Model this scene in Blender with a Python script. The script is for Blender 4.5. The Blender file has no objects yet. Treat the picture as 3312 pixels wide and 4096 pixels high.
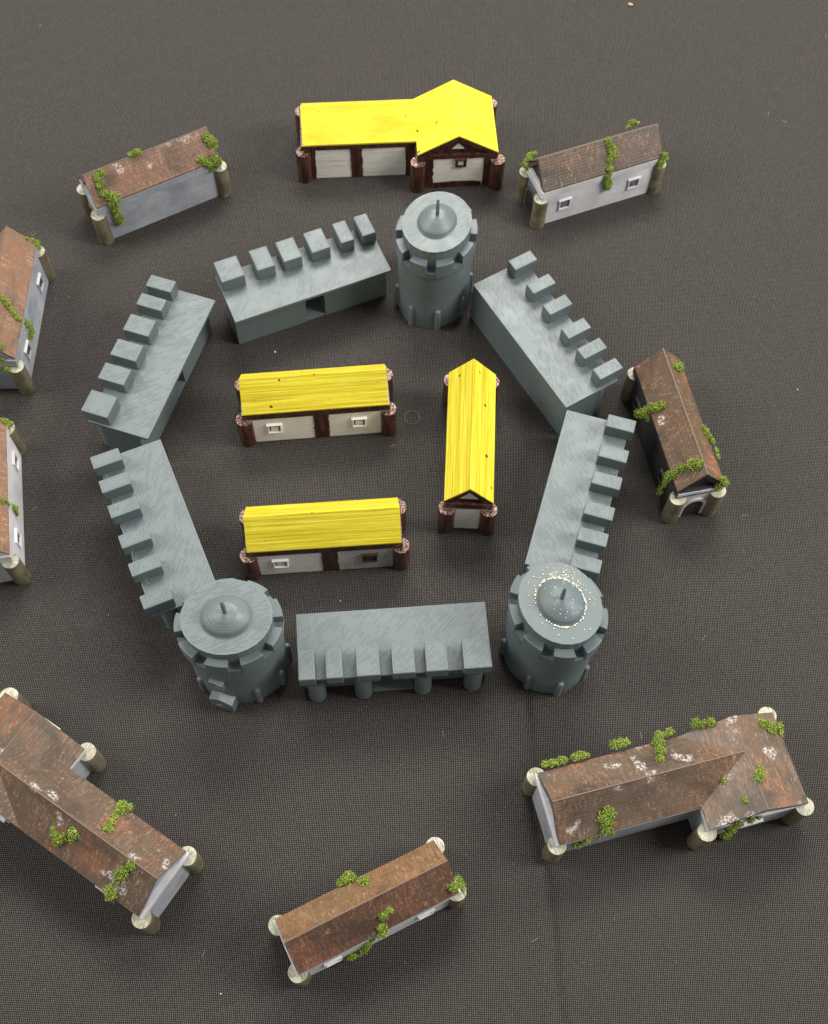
import bpy, bmesh, math, random
from mathutils import Vector, Matrix, noise
U = 0.01            # dimensions below are in centimetres; the scene is in metres
rnd = random.Random(7)
SC = bpy.context.scene
P= {'f': 4797.4271, 'pitch': 64.207, 'roll': 2.0344, 'sL': 6.6762, 'sW': 2.185, 'sze': 2.6384, 'szr': 3.9116, 'scx': 3.3356, 'scy': 0.935, 'shc': 1.9875, 'src': 0.4229, 'A.x': -4.7873, 'A.y': 28.9904, 'A.t': 0.127, 'B.x': -3.9388, 'B.y': 22.1228, 'B.t': 0.1094, 'C.x': 2.4423, 'C.y': 26.8116, 'C.t': -1.5832, 'D.x': -13.9977, 'D.y': 41.6834, 'D.t': 0.5356, 'E.x': 8.6285, 'E.y': 43.3709, 'E.t': 0.4008, 'F.x': 11.9353, 'F.y': 27.8481, 'F.t': -1.3294, 'G.x': -19.9302, 'G.y': 33.3932, 'G.t': -1.5517, 'H.x': -19.013, 'H.y': 23.258, 'H.t': -1.3684, 'I.x': -1.222, 'I.y': 6.2857, 'I.t': 0.4871, 'lxi': 5.8741, 'lxr': 10.0586, 'lyb': 2.9006, 'lyc': -0.9216, 'lze': 2.5306, 'lzr': 3.7819, 'J.x': 6.1084, 'J.y': 8.8126, 'J.t': 0.2869, 'Y.x': -6.4066, 'Y.y': 43.6442, 'Y.t': 0.0977, 'K.x': -8.3093, 'K.y': 8.0718, 'K.t': 2.5904, 'tek': 0.068, 'tRd': 1.7047, 'tzd': 5.7585, 'tRm': 2.0197, 'tzm': 5.1253, 'tRb': 1.7936, 'tzp': 7.2871, 'tRo': 0.9639, 'T1.x': 0.5916, 'T1.y': 36.3881, 'T1.t': 1.1877, 'T2.x': -7.2081, 'T2.y': 16.5454, 'T2.t': 0.1092, 'T3.x': 5.9241, 'T3.y': 17.6257, 'T3.t': 2.1907, 'wL': 8.0149, 'wD': 2.9435, 'wz': 2.6598, 'wm': 3.3964, 'wo': 0.2101, 'wq': 1.076, 'a0': 0.006, 'a1': 0.0915, 'a2': 0.1455, 'a3': 0.2313, 'a4': 0.3013, 'a5': 0.4194, 'a6': 0.4832, 'a7': 0.5987, 'a8': 0.6543, 'a9': 0.7663, 'a10': 0.8456, 'a11': 0.9903, 'b0': 0.0144, 'b1': 0.1746, 'b2': 0.3369, 'b3': 0.5295, 'b4': 0.7045, 'b5': 0.9036, 'bw': 0.0826, 'WS.x': -0.6711, 'WS.y': 16.8893, 'WS.t': 0.1105, 'WW.x': -12.3777, 'WW.y': 30.3046, 'WW.t': -1.8535, 'WN.x': -5.7588, 'WN.y': 35.522, 'WN.t': 3.5757, 'WSW.x': -11.155, 'WSW.y': 21.8245, 'WSW.t': -1.1321, 'WNE.x': 5.8657, 'WNE.y': 32.626, 'WNE.t': 2.1444, 'WE.x': 7.2588, 'WE.y': 24.1137, 'WE.t': 1.3184}
MOSS= {"D":[[[-2.42,-0.13,3.76,0.0,-0.76,0.65,0.17],[-2.7,-0.25,3.62,0.0,-0.76,0.65,0.2],[-2.7,-0.41,3.43,0.0,-0.76,0.65,0.17],[-2.78,-0.49,3.34,0.0,-0.76,0.65,0.17],[-2.74,-0.73,3.06,0.0,-0.76,0.65,0.2],[-2.5,-0.89,2.87,0.0,-0.76,0.65,0.23],[-2.3,-1.05,2.69,0.0,-0.76,0.65,0.25],[-2.53,-1.09,2.6,0.0,-1.0,0.0,0.2],[-2.49,-1.09,2.16,0.0,-1.0,0.0,0.2],[-2.49,-1.09,1.76,0.0,-1.0,0.0,0.2],[-2.45,-1.09,1.32,0.0,-1.0,0.0,0.23],[-2.45,-1.09,1.08,0.0,-1.0,0.0,0.15]],[[-0.48,0.05,3.96,0.0,-0.76,0.65,0.18],[-0.75,0.06,3.96,0.0,-0.76,0.65,0.12],[-0.27,0.05,3.95,0.0,-0.76,0.65,0.1]],[[3.14,-0.33,3.52,0.0,-0.76,0.65,0.23],[3.26,-0.49,3.34,0.0,-0.76,0.65,0.26],[3.74,0.8,1.64,0.95,-0.32,0.0,0.21]],[[2.46,-0.89,2.87,0.0,-0.76,0.65,0.2],[2.66,-1.01,2.73,0.0,-0.76,0.65,0.18],[2.82,-1.09,2.56,0.0,-1.0,0.0,0.18],[2.9,-1.09,2.24,0.0,-1.0,0.0,0.15],[3.14,-1.01,2.73,0.0,-0.76,0.65,0.23],[3.22,-1.09,2.52,0.0,-1.0,0.0,0.21],[3.06,-1.09,2.28,0.0,-1.0,0.0,0.15]]],"E":[[[0.5,-0.09,3.8,0.0,-0.76,0.65,0.17],[0.54,-0.25,3.62,0.0,-0.76,0.65,0.17],[0.7,-0.37,3.48,0.0,-0.76,0.65,0.17],[0.54,-0.41,3.43,0.0,-0.76,0.65,0.14],[0.62,-0.57,3.24,0.0,-0.76,0.65,0.22],[0.42,-0.69,3.1,0.0,-0.76,0.65,0.17],[0.34,-0.97,2.78,0.0,-0.76,0.65,0.17],[0.24,-1.09,2.44,0.0,-1.0,0.0,0.19],[0.24,-1.09,2.08,0.0,-1.0,0.0,0.22],[0.36,-1.09,1.64,0.0,-1.0,0.0,0.22]],[[2.73,1.3,2.82,0.0,0.76,0.65,0.2],[2.49,1.21,2.75,0.0,0.76,0.65,0.12],[2.99,1.25,2.77,0.0,0.76,0.65,0.12]],[[-2.88,1.22,2.75,0.0,0.76,0.65,0.17],[-3.13,1.19,2.74,0.0,0.76,0.65,0.17],[-3.34,0.92,2.84,0.0,0.76,0.65,0.17],[-3.34,1.09,2.36,-1.0,-0.0,0.0,0.2],[-3.34,0.81,2.44,-1.0,-0.0,0.0,0.17]],[[3.4,-1.08,2.72,0.0,-0.76,0.65,0.15],[3.78,-0.83,2.04,0.0,0.0,1.0,0.12],[3.3,-1.09,2.32,0.0,-1.0,0.0,0.2],[3.26,-1.09,2.08,0.0,-1.0,0.0,0.2]]],"F":[[[-0.78,-0.61,3.2,0.0,-0.76,0.65,0.18],[-0.82,-0.81,2.96,0.0,-0.76,0.65,0.22],[-0.98,-1.01,2.73,0.0,-0.76,0.65,0.2],[-1.05,-1.09,2.32,0.0,-1.0,0.0,0.22],[-1.37,-1.09,1.64,0.0,-1.0,0.0,0.22],[-1.73,-1.09,1.04,0.0,-1.0,0.0,0.19],[-0.8,-1.09,2.16,0.0,-1.0,0.0,0.15]],[[-2.54,0.6,3.21,0.0,0.76,0.65,0.22],[-2.86,0.92,2.84,0.0,0.76,0.65,0.15],[-2.5,0.4,3.45,0.0,0.76,0.65,0.16]],[[0.58,0.88,2.89,0.0,0.76,0.65,0.14],[0.78,1.0,2.75,0.0,0.76,0.65,0.18],[0.98,1.08,2.65,0.0,0.76,0.65,0.18],[1.23,1.19,2.7,0.0,0.76,0.65,0.11]],[[1.7,1.2,2.71,0.0,0.76,0.65,0.11],[2.01,1.17,2.69,0.0,0.76,0.65,0.11]],[[2.7,-0.17,3.71,0.0,-0.76,0.65,0.21],[2.58,-0.33,3.52,0.0,-0.76,0.65,0.24],[2.46,-0.69,3.1,0.0,-0.76,0.65,0.21],[2.5,-1.05,2.69,0.0,-0.76,0.65,0.18],[2.33,-1.09,2.24,0.0,-1.0,0.0,0.2],[2.33,-1.09,1.56,0.0,-1.0,0.0,0.18],[2.29,-1.09,0.72,0.0,-1.0,0.0,0.2]],[[3.3,0.96,2.79,0.0,0.76,0.65,0.21],[3.34,0.81,2.6,1.0,-0.0,0.0,0.2],[3.34,1.09,2.6,1.0,-0.0,0.0,0.14],[3.34,0.77,2.32,1.0,-0.0,0.0,0.14]]],"G":[[[0.62,0.28,3.59,0.0,0.76,0.65,0.12],[0.7,0.4,3.45,0.0,0.76,0.65,0.16],[0.82,0.48,3.35,0.0,0.76,0.65,0.16],[0.98,0.64,3.17,0.0,0.76,0.65,0.14],[1.1,0.76,3.03,0.0,0.76,0.65,0.14],[1.22,0.88,2.89,0.0,0.76,0.65,0.14],[1.22,1.0,2.75,0.0,0.76,0.65,0.1]],[[1.05,1.09,2.32,0.0,1.0,0.0,0.12],[0.97,1.09,1.92,0.0,1.0,0.0,0.14],[0.84,1.09,1.48,0.0,1.0,0.0,0.16],[1.01,1.09,1.32,0.0,1.0,0.0,0.18],[1.25,1.09,1.36,0.0,1.0,0.0,0.16]],[[-3.26,0.72,3.07,0.0,0.76,0.65,0.09],[-3.34,0.92,2.84,0.0,0.76,0.65,0.1],[-3.34,1.08,2.65,0.0,0.76,0.65,0.14],[-3.64,0.99,1.99,0.0,0.0,1.0,0.12],[-3.3,1.09,2.28,0.0,1.0,0.0,0.1]],[[3.1,0.56,3.26,0.0,0.76,0.65,0.14],[3.23,0.44,2.67,1.0,-0.0,0.0,0.16],[3.34,0.49,2.6,1.0,-0.0,0.0,0.12]],[[3.34,0.4,1.92,1.0,-0.0,0.0,0.18],[3.51,0.59,1.99,0.0,0.0,1.0,0.12],[3.34,0.24,1.92,1.0,-0.0,0.0,0.16]]],"H":[[[-3.3,0.96,2.79,0.0,0.76,0.65,0.09],[-3.26,1.08,2.65,0.0,0.76,0.65,0.13],[-3.52,1.11,1.99,0.0,0.0,1.0,0.13],[-3.26,1.09,2.2,0.0,1.0,0.0,0.1]],[[0.9,0.88,2.89,0.0,0.76,0.65,0.11],[0.82,1.0,2.75,0.0,0.76,0.65,0.09],[0.93,1.09,2.6,0.0,1.0,0.0,0.08],[0.72,1.09,2.0,0.0,1.0,0.0,0.11],[0.72,1.09,1.64,0.0,1.0,0.0,0.15],[0.76,1.09,1.36,0.0,1.0,0.0,0.11]]],"I":[[[-0.2,1.29,2.68,0.0,0.76,0.65,0.18],[-0.14,1.08,2.65,0.0,0.76,0.65,0.18],[-0.37,1.18,2.67,0.0,0.76,0.65,0.21],[-0.6,1.18,2.67,0.0,0.76,0.65,0.13],[0.22,0.76,3.03,0.0,0.76,0.65,0.21],[0.38,0.68,3.12,0.0,0.76,0.65,0.1]],[[0.62,-0.57,3.24,0.0,-0.76,0.65,0.14],[0.38,-0.61,3.2,0.0,-0.76,0.65,0.18],[0.3,-0.69,3.1,0.0,-0.76,0.65,0.1],[0.14,-0.93,2.82,0.0,-0.76,0.65,0.18],[0.1,-1.09,2.64,0.0,-0.76,0.65,0.18],[-0.04,-1.09,2.0,0.0,-1.0,0.0,0.1]],[[-0.32,-1.09,2.24,0.0,-1.0,0.0,0.11],[-0.56,-1.09,1.44,0.0,-1.0,0.0,0.15],[-0.72,-1.09,0.76,0.0,-1.0,0.0,0.19],[-1.01,-1.09,0.32,0.0,-1.0,0.0,0.16],[-1.29,-1.09,0.6,0.0,-1.0,0.0,0.19],[-1.45,-1.09,0.4,0.0,-1.0,0.0,0.11]],[[3.55,-0.6,1.99,0.0,0.0,1.0,0.16],[3.22,-0.81,2.96,0.0,-0.76,0.65,0.21],[3.51,-0.84,1.99,0.0,0.0,1.0,0.21]]],"J":[[[0.39,3.12,2.58,0.0,0.65,0.76,0.15],[0.69,3.08,2.58,0.0,0.65,0.76,0.19],[1.09,3.09,2.58,0.0,0.65,0.76,0.19]],[[1.64,3.07,2.58,0.0,0.65,0.76,0.17],[1.89,3.09,2.58,0.0,0.65,0.76,0.19],[2.12,3.06,2.57,0.0,0.65,0.76,0.11]],[[3.34,3.15,2.6,0.0,0.65,0.76,0.21],[3.59,3.16,2.59,0.0,0.65,0.76,0.21],[3.79,3.15,2.6,0.0,0.65,0.76,0.15]],[[5.21,3.07,2.58,0.0,0.65,0.76,0.21],[5.04,2.77,2.64,0.0,0.65,0.76,0.23],[4.92,2.37,2.99,0.0,0.65,0.76,0.21],[4.72,2.05,3.26,0.0,0.65,0.76,0.16]],[[5.67,3.11,2.58,0.0,0.65,0.76,0.17],[5.54,3.07,2.58,0.0,0.65,0.76,0.11]],[[6.7,3.11,3.08,-0.51,0.0,0.86,0.19],[6.91,2.99,3.17,-0.51,0.0,0.86,0.15],[7.18,2.96,3.33,-0.51,0.0,0.86,0.17]],[[9.25,2.48,3.02,0.51,0.0,0.86,0.17],[9.53,2.32,2.85,0.51,0.0,0.86,0.21],[9.65,2.16,2.78,0.51,0.0,0.86,0.17],[10.05,2.24,2.54,0.51,0.0,0.86,0.17],[10.05,2.0,2.54,0.51,0.0,0.86,0.11]],[[8.25,0.6,3.61,0.51,0.0,0.86,0.16],[8.01,0.36,3.76,0.51,0.0,0.86,0.21],[8.25,0.4,3.61,0.51,0.0,0.86,0.13]],[[6.91,0.64,3.15,-0.51,0.0,0.86,0.11]],[[7.35,-0.32,3.42,-0.51,0.0,0.86,0.1]],[[2.12,0.68,3.12,0.0,-0.65,0.76,0.21],[1.88,0.52,2.98,0.0,-0.65,0.76,0.22],[2.04,0.4,2.88,0.0,-0.65,0.76,0.24],[1.92,0.16,2.67,0.0,-0.65,0.76,0.21],[2.13,0.0,2.28,0.0,-1.0,0.0,0.15]],[[1.65,0.0,2.12,0.0,-1.0,0.0,0.11],[1.17,0.0,2.2,0.0,-1.0,0.0,0.16],[0.8,0.0,1.84,0.0,-1.0,0.0,0.19]],[[7.04,-0.92,2.52,0.0,-1.0,0.0,0.15],[7.0,-0.92,1.56,0.0,-1.0,0.0,0.21],[7.12,-0.92,0.24,0.0,-1.0,0.0,0.22]],[[7.6,-0.92,2.52,0.0,-1.0,0.0,0.15],[7.93,-0.92,2.52,0.0,-1.0,0.0,0.11]]],"K":[[[4.6,2.17,3.16,0.0,0.65,0.76,0.1],[4.4,2.29,3.06,0.0,0.65,0.76,0.17],[4.2,2.33,3.02,0.0,0.65,0.76,0.2],[4.24,2.49,2.88,0.0,0.65,0.76,0.15],[4.04,2.13,3.2,0.0,0.65,0.76,0.12],[3.76,1.85,3.44,0.0,0.65,0.76,0.21],[3.72,2.05,3.26,0.0,0.65,0.76,0.15]],[[3.16,0.04,2.57,0.0,-0.65,0.76,0.2],[3.04,0.24,2.74,0.0,-0.65,0.76,0.2],[2.86,-0.07,2.54,0.0,-0.65,0.76,0.14],[3.0,0.56,3.01,0.0,-0.65,0.76,0.13],[2.88,0.8,3.22,0.0,-0.65,0.76,0.15],[2.8,1.08,3.46,0.0,-0.65,0.76,0.17],[2.68,1.04,3.43,0.0,-0.65,0.76,0.12]],[[1.12,1.61,3.64,0.0,0.65,0.76,0.17],[1.28,1.89,3.4,0.0,0.65,0.76,0.19],[1.36,2.09,3.23,0.0,0.65,0.76,0.2],[1.36,2.33,3.02,0.0,0.65,0.76,0.12]],[[1.48,2.73,2.68,0.0,0.65,0.76,0.2],[1.32,2.77,2.64,0.0,0.65,0.76,0.19],[1.4,2.95,2.54,0.0,0.65,0.76,0.14]]]}  # clump points and radii back-projected from image pixels onto the house surfaces
# ------------------------------------------------------------------ camera
def cm(*v): return Vector(v) * U
cam_d = bpy.data.cameras.new('camera'); cam = bpy.data.objects.new('camera', cam_d)
SC.collection.objects.link(cam); SC.camera = cam
th, rl = math.radians(P['pitch']), math.radians(P['roll'])
fw = Vector((0, math.cos(th), -math.sin(th))); up0 = Vector((0, math.sin(th), math.cos(th))); rt0 = Vector((1, 0, 0))
rt = math.cos(rl)*rt0 + math.sin(rl)*up0; up = -math.sin(rl)*rt0 + math.cos(rl)*up0
m = Matrix.Identity(4)
for i in range(3): m[i][0], m[i][1], m[i][2] = rt[i], up[i], -fw[i]
m.translation = cm(0, 0, 50); cam.matrix_world = m
cam_d.sensor_fit = 'VERTICAL'; cam_d.sensor_height = 36; cam_d.lens = P['f']/4096*36
cam_d.clip_start = 0.01; cam_d.clip_end = 20
cam_d.dof.use_dof = True; cam_d.dof.focus_distance = 0.475; cam_d.dof.aperture_fstop = 34
# ------------------------------------------------------------------ room light
W = bpy.data.worlds.new('World'); SC.world = W; W.use_nodes = True
bg = W.node_tree.nodes['Background']; bg.inputs[0].default_value = (1.0, .96, .92, 1); bg.inputs[1].default_value = .27
def lamp(name, loc, size, sy, power, aim=(0, 25, 0), col=(1, .95, .88)):
    d = bpy.data.lights.new(name, 'AREA'); d.shape = 'RECTANGLE'; d.size = size*U; d.size_y = sy*U
    d.energy = power; d.color = col
    o = bpy.data.objects.new(name, d); SC.collection.objects.link(o); o.location = cm(*loc)
    o.rotation_euler = (cm(*aim)-cm(*loc)).to_track_quat('-Z', 'Y').to_euler()
lamp('ceiling_lamp', (5, 125, 135), 90, 50, 30)
lamp('ceiling_lamp', (-100, 30, 100), 55, 70, 14)
lamp('ceiling_lamp', (95, 20, 90), 45, 70, 18)
SC.view_settings.view_transform = 'Standard'; SC.view_settings.look = 'None'
SC.view_settings.exposure = 0; SC.view_settings.gamma = 1
# ------------------------------------------------------------------ node helper
def lin(r, g, b):
    f = lambda c: (c/255/12.92) if c/255 <= .04045 else ((c/255+.055)/1.055)**2.4
    return (f(r), f(g), f(b), 1)
class NT:
    def __init__(s, name, rough=.5, metallic=0, spec=.5):
        s.m = bpy.data.materials.new(name); s.m.use_nodes = True; s.t = s.m.node_tree
        s.b = s.t.nodes['Principled BSDF']; s.b.inputs['Roughness'].default_value = rough
        s.b.inputs['Metallic'].default_value = metallic; s.b.inputs['Specular IOR Level'].default_value = spec
        tc = s.t.nodes.new('ShaderNodeTexCoord'); s.tc = tc
        mp = s.t.nodes.new('ShaderNodeMapping'); mp.inputs['Scale'].default_value = (100, 100, 100)
        s.t.links.new(tc.outputs['Object'], mp.inputs[0]); s.co = mp.outputs[0]    # object coordinates in centimetres
        s.sep = None; s.last = None
    def put(s, sock, v):
        if hasattr(v, 'is_linked'): s.t.links.new(v, sock)
        elif v is not None: sock.default_value = v
    def math(s, op, a, b=None, c=None, clamp=False):
        n = s.t.nodes.new('ShaderNodeMath'); n.operation = op; n.use_clamp = clamp
        for i, v in enumerate((a, b, c)):
            if v is not None: s.put(n.inputs[i], v)
        return n.outputs[0]
    def xyz(s):
        if not s.sep:
            n = s.t.nodes.new('ShaderNodeSeparateXYZ'); s.t.links.new(s.co, n.inputs[0]); s.sep = n.outputs
        return s.sep
    def scale(s, x, y, z, rot=(0, 0, 0)):
        n = s.t.nodes.new('ShaderNodeMapping'); n.inputs['Scale'].default_value = (x, y, z); n.inputs['Rotation'].default_value = rot
        s.t.links.new(s.co, n.inputs[0])
        oi = s.t.nodes.new('ShaderNodeObjectInfo'); v = s.t.nodes.new('ShaderNodeVectorMath'); v.operation = 'SCALE'
        cb = s.t.nodes.new('ShaderNodeCombineXYZ')
        for i in range(3): s.t.links.new(oi.outputs['Random'], cb.inputs[i])
        s.t.links.new(cb.outputs[0], v.inputs[0]); v.inputs['Scale'].default_value = 40
        a = s.t.nodes.new('ShaderNodeVectorMath'); s.t.links.new(n.outputs[0], a.inputs[0]); s.t.links.new(v.outputs[0], a.inputs[1])
        return a.outputs[0]
    def noise(s, sc, co=None, detail=4, rough=.55, dist=0):
        n = s.t.nodes.new('ShaderNodeTexNoise'); n.inputs['Scale'].default_value = sc; n.inputs['Detail'].default_value = detail
        n.inputs['Roughness'].default_value = rough; n.inputs['Distortion'].default_value = dist
        s.t.links.new(co if co is not None else s.scale(1, 1, 1), n.inputs['Vector']); return n.outputs['Fac']
    def ramp(s, f, lo, hi, a=0, b=1):
        n = s.t.nodes.new('ShaderNodeMapRange'); n.clamp = True; s.put(n.inputs[0], f)
        n.inputs[1].default_value = lo; n.inputs[2].default_value = hi; n.inputs[3].default_value = a; n.inputs[4].default_value = b
        return n.outputs[0]
    def mix(s, f, a, b):
        n = s.t.nodes.new('ShaderNodeMix'); n.data_type = 'RGBA'; s.put(n.inputs[0], f); s.put(n.inputs[6], a); s.put(n.inputs[7], b)
        return n.outputs[2]
    def bump(s, h, strength, dist):
        n = s.t.nodes.new('ShaderNodeBump'); n.inputs['Strength'].default_value = strength; n.inputs['Distance'].default_value = dist*U
        s.put(n.inputs['Height'], h)
        if s.last: s.t.links.new(s.last, n.inputs['Normal'])
        s.last = n.outputs[0]; s.t.links.new(s.last, s.b.inputs['Normal'])
    def col(s, c): s.put(s.b.inputs['Base Color'], c)
    def rough(s, c): s.put(s.b.inputs['Roughness'], c)
    def nz(s):
        g = s.t.nodes.new('ShaderNodeNewGeometry'); n = s.t.nodes.new('ShaderNodeSeparateXYZ')
        v = s.t.nodes.new('ShaderNodeVectorTransform'); v.vector_type = 'NORMAL'; v.convert_from = 'WORLD'; v.convert_to = 'OBJECT'
        s.t.links.new(g.outputs['True Normal'], v.inputs[0]); s.t.links.new(v.outputs[0], n.inputs[0]); return n.outputs
# ------------------------------------------------------------------ materials
GREY = (.116, .151, .160, 1)
def plastic(name, L=None, D=None, cx=0, cy=0, hatch=1.0, angle=45, period=.085, disc=None):
    n = NT(name, .42, 0, .62); x, y, z = n.xyz()
    N = n.nz(); top = n.math('GREATER_THAN', N[2], .9)
    cloud = n.noise(1.3, detail=3); base = n.mix(n.ramp(cloud, .35, .7), (GREY[0]*.97, GREY[1]*.97, GREY[2]*.97, 1), (GREY[0]*1.03, GREY[1]*1.03, GREY[2]*1.03, 1))
    lay = n.math('SINE', n.math('MULTIPLY', z, 2*math.pi/.06))
    side = n.math('SUBTRACT', 1, top)
    n.bump(n.math('MULTIPLY', lay, side), .5, .006)
    if L or disc:
        a = math.radians(angle); u = n.math('ADD', n.math('MULTIPLY', x, math.cos(a)), n.math('MULTIPLY', y, math.sin(a)))
        v = n.math('SUBTRACT', n.math('MULTIPLY', y, math.cos(a)), n.math('MULTIPLY', x, math.sin(a)))
        line = n.ramp(n.math('COSINE', n.math('MULTIPLY', u, 2*math.pi/period)), .55, .95)
        cb = n.t.nodes.new('ShaderNodeCombineXYZ'); n.put(cb.inputs[0], n.math('MULTIPLY', u, 13.0)); n.put(cb.inputs[1], n.math('MULTIPLY', v, 2.2)); n.put(cb.inputs[2], n.math('MULTIPLY', z, 3.1))
        dash = n.noise(1.0, cb.outputs[0], detail=2)
        patch = n.noise(.9, detail=2)
        thr = n.math('SUBTRACT', dash, n.math('MULTIPLY', n.math('SUBTRACT', .5, patch), .8))
        gap = n.math('MULTIPLY', line, n.ramp(thr, .57-.034*hatch, .61-.034*hatch))
        if disc:
            r = n.math('SQRT', n.math('ADD', n.math('POWER', n.math('DIVIDE', x, disc[0]), 2), n.math('POWER', n.math('DIVIDE', y, disc[1]), 2)))
            ins = n.math('LESS_THAN', r, .93); edge = n.math('MULTIPLY', n.math('LESS_THAN', n.math('ABSOLUTE', n.math('SUBTRACT', r, .945)), .012),
                  n.math('GREATER_THAN', n.math('SINE', n.math('MULTIPLY', n.math('ARCTAN2', y, x), 90)), .2))
            edge = n.math('MULTIPLY', edge, n.math('GREATER_THAN', n.noise(2.5), .55))
        else:
            dx = n.math('SUBTRACT', L/2, n.math('ABSOLUTE', n.math('SUBTRACT', x, cx))); dy = n.math('SUBTRACT', D/2, n.math('ABSOLUTE', n.math('SUBTRACT', y, cy)))
            d = n.math('MINIMUM', dx, dy); ins = n.math('GREATER_THAN', d, .13)
            along = n.math('ADD', n.math('MULTIPLY', n.math('LESS_THAN', dx, dy), y), n.math('MULTIPLY', n.math('GREATER_THAN', dx, dy), x))
            edge = n.math('MULTIPLY', n.math('LESS_THAN', n.math('ABSOLUTE', n.math('SUBTRACT', d, .095)), .016), n.math('GREATER_THAN', n.math('SINE', n.math('MULTIPLY', along, 2*math.pi/.095)), .35))
            edge = n.math('MULTIPLY', edge, n.math('GREATER_THAN', n.noise(1.2), .42))
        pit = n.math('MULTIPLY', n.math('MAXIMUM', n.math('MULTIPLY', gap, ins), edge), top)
        base = n.mix(n.math('MULTIPLY', pit, .85), base, (.03, .035, .037, 1))  # shade down in the infill gaps and edge pits is put into the colour
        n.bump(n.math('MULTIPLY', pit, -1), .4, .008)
        n.bump(n.math('MULTIPLY', n.math('MULTIPLY', n.math('COSINE', n.math('MULTIPLY', u, 2*math.pi/period)), top), ins), .12, .002)
    n.bump(n.noise(14, detail=2), .12, .01)
    n.col(base); n.rough(n.ramp(cloud, .3, .7, .52, .42)); return n.m
M = {}
M['plastic'] = plastic('grey_plastic')
def dusty():
    n = NT('grey_plastic_dusty', .5); x, y, z = n.xyz(); N = n.nz()
    side = n.math('LESS_THAN', N[2], .9)
    d = n.ramp(n.noise(.55, n.scale(1, 1, .35), detail=5), .45, .62)
    ang = n.ramp(n.math('ARCTAN2', y, x), -.2, .9); ang2 = n.ramp(n.math('ARCTAN2', y, x), 2.3, 1.2)
    k = n.math('MULTIPLY', n.math('MULTIPLY', d, side), n.math('MULTIPLY', ang, ang2))
    c = n.mix(n.math('MULTIPLY', k, .85), (GREY[0]*.98, GREY[1]*1.0, GREY[2]*1.02, 1), (.13, .115, .055, 1))
    sp = n.math('MULTIPLY', n.ramp(n.noise(28, detail=1), .68, .74), k); c = n.mix(sp, c, (.6, .52, .28, 1)); n.col(c)
    n.bump(n.math('SINE', n.math('MULTIPLY', z, 2*math.pi/.06)), .3, .005); n.bump(n.noise(9, detail=2), .1, .01); return n.m
M['plastic_dusty'] = dusty(); M['plastic_smooth'] = M['plastic']
def cloth():
    n = NT('black_woven_cloth', .82, 0, .25); x, y, z = n.xyz()
    w1 = n.noise(.12, detail=2); wob = n.math('MULTIPLY', w1, .45)
    k = 2*math.pi/.074
    a = n.math('SINE', n.math('MULTIPLY', n.math('ADD', x, wob), k)); b = n.math('SINE', n.math('MULTIPLY', n.math('ADD', y, n.math('MULTIPLY', n.noise(.1, detail=2), .4)), k*.93))
    a2 = n.math('MULTIPLY', n.math('ADD', a, 1), .5); b2 = n.math('MULTIPLY', n.math('ADD', b, 1), .5)
    wv = n.math('ADD', n.math('MULTIPLY', n.math('MULTIPLY', a2, b2), .75), n.math('MULTIPLY', a2, .25))
    fuzz = n.noise(19, detail=4, rough=.85); big = n.noise(.09, detail=3)
    t = n.math('MULTIPLY', n.ramp(wv, .12, .8), n.ramp(fuzz, .34, .68, .15, 1.7))
    c = n.mix(t, lin(6, 6, 6), lin(104, 99, 95)); c = n.mix(n.ramp(big, .35, .7, 0, .15), c, lin(52, 48, 46))
    sp = n.math('GREATER_THAN', n.noise(11, detail=1), .79); c = n.mix(n.math('MULTIPLY', sp, .5), c, lin(150, 140, 130))
    n.col(c); n.bump(wv, .55, .03); n.bump(n.noise(.35, detail=4), .35, .12)
    n.b.inputs['Sheen Weight'].default_value = .2; n.b.inputs['Sheen Roughness'].default_value = .45; n.b.inputs['Sheen Tint'].default_value = (1, .93, .87, 1)
    return n.m
M['cloth'] = cloth()
def yellow(name, brush=0):
    n = NT(name, .38, 0, .5)
    s1 = n.noise(1.0, n.scale(.16, 9, 9), detail=5, rough=.7); s2 = n.noise(1.0, n.scale(.5, 24, 24), detail=3); bl = n.noise(1.1, detail=4)
    if brush: s1 = n.noise(.9, n.scale(.5, 1.4, 1.4, (0, 0, .6)), detail=5); s2 = n.noise(2.2, n.scale(1, 2.2, 1, (0, 0, .7)), detail=4)
    c = n.mix(n.ramp(s1, .40, .62, 0, .45 if brush else 1), lin(230, 219, 60), lin(190, 168, 22)); c = n.mix(n.ramp(s2, .56, .74, 0, .6 if not brush else .25), c, lin(240, 232, 130))
    c = n.mix(n.ramp(bl, .62, .8, 0, .15 if brush else .45), c, lin(186, 160, 26))
    spk = n.math('GREATER_THAN', n.noise(3.2, detail=0), .835 if not brush else .86); c = n.mix(spk, c, lin(90, 62, 20))
    n.col(c); n.bump(s1, .6, .05); n.bump(s2, .35, .012); n.rough(n.ramp(bl, .3, .7, .3, .5)); return n.m
M['yellow'] = yellow('yellow_paint'); M['yellow_b'] = yellow('yellow_brushed_paint', 1)
def brown():
    n = NT('gloss_brown_paint', .22, 0, .6); v = n.noise(1.0, n.scale(5, 5, .9), detail=4)
    n.col(n.mix(n.ramp(v, .35, .75), lin(50, 26, 18), lin(92, 60, 48))); n.bump(v, .5, .03); n.bump(n.noise(7, detail=3), .3, .02); return n.m
M['brown'] = brown()
def bronze_top():
    n = NT('bronze_speckled_paint', .35, .35, .6); v = n.noise(11, detail=4, rough=.8)
    n.col(n.mix(n.ramp(v, .5, .66), lin(74, 42, 32), lin(226, 196, 182))); n.bump(v, .8, .03); return n.m
M['bronze'] = bronze_top()
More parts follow.
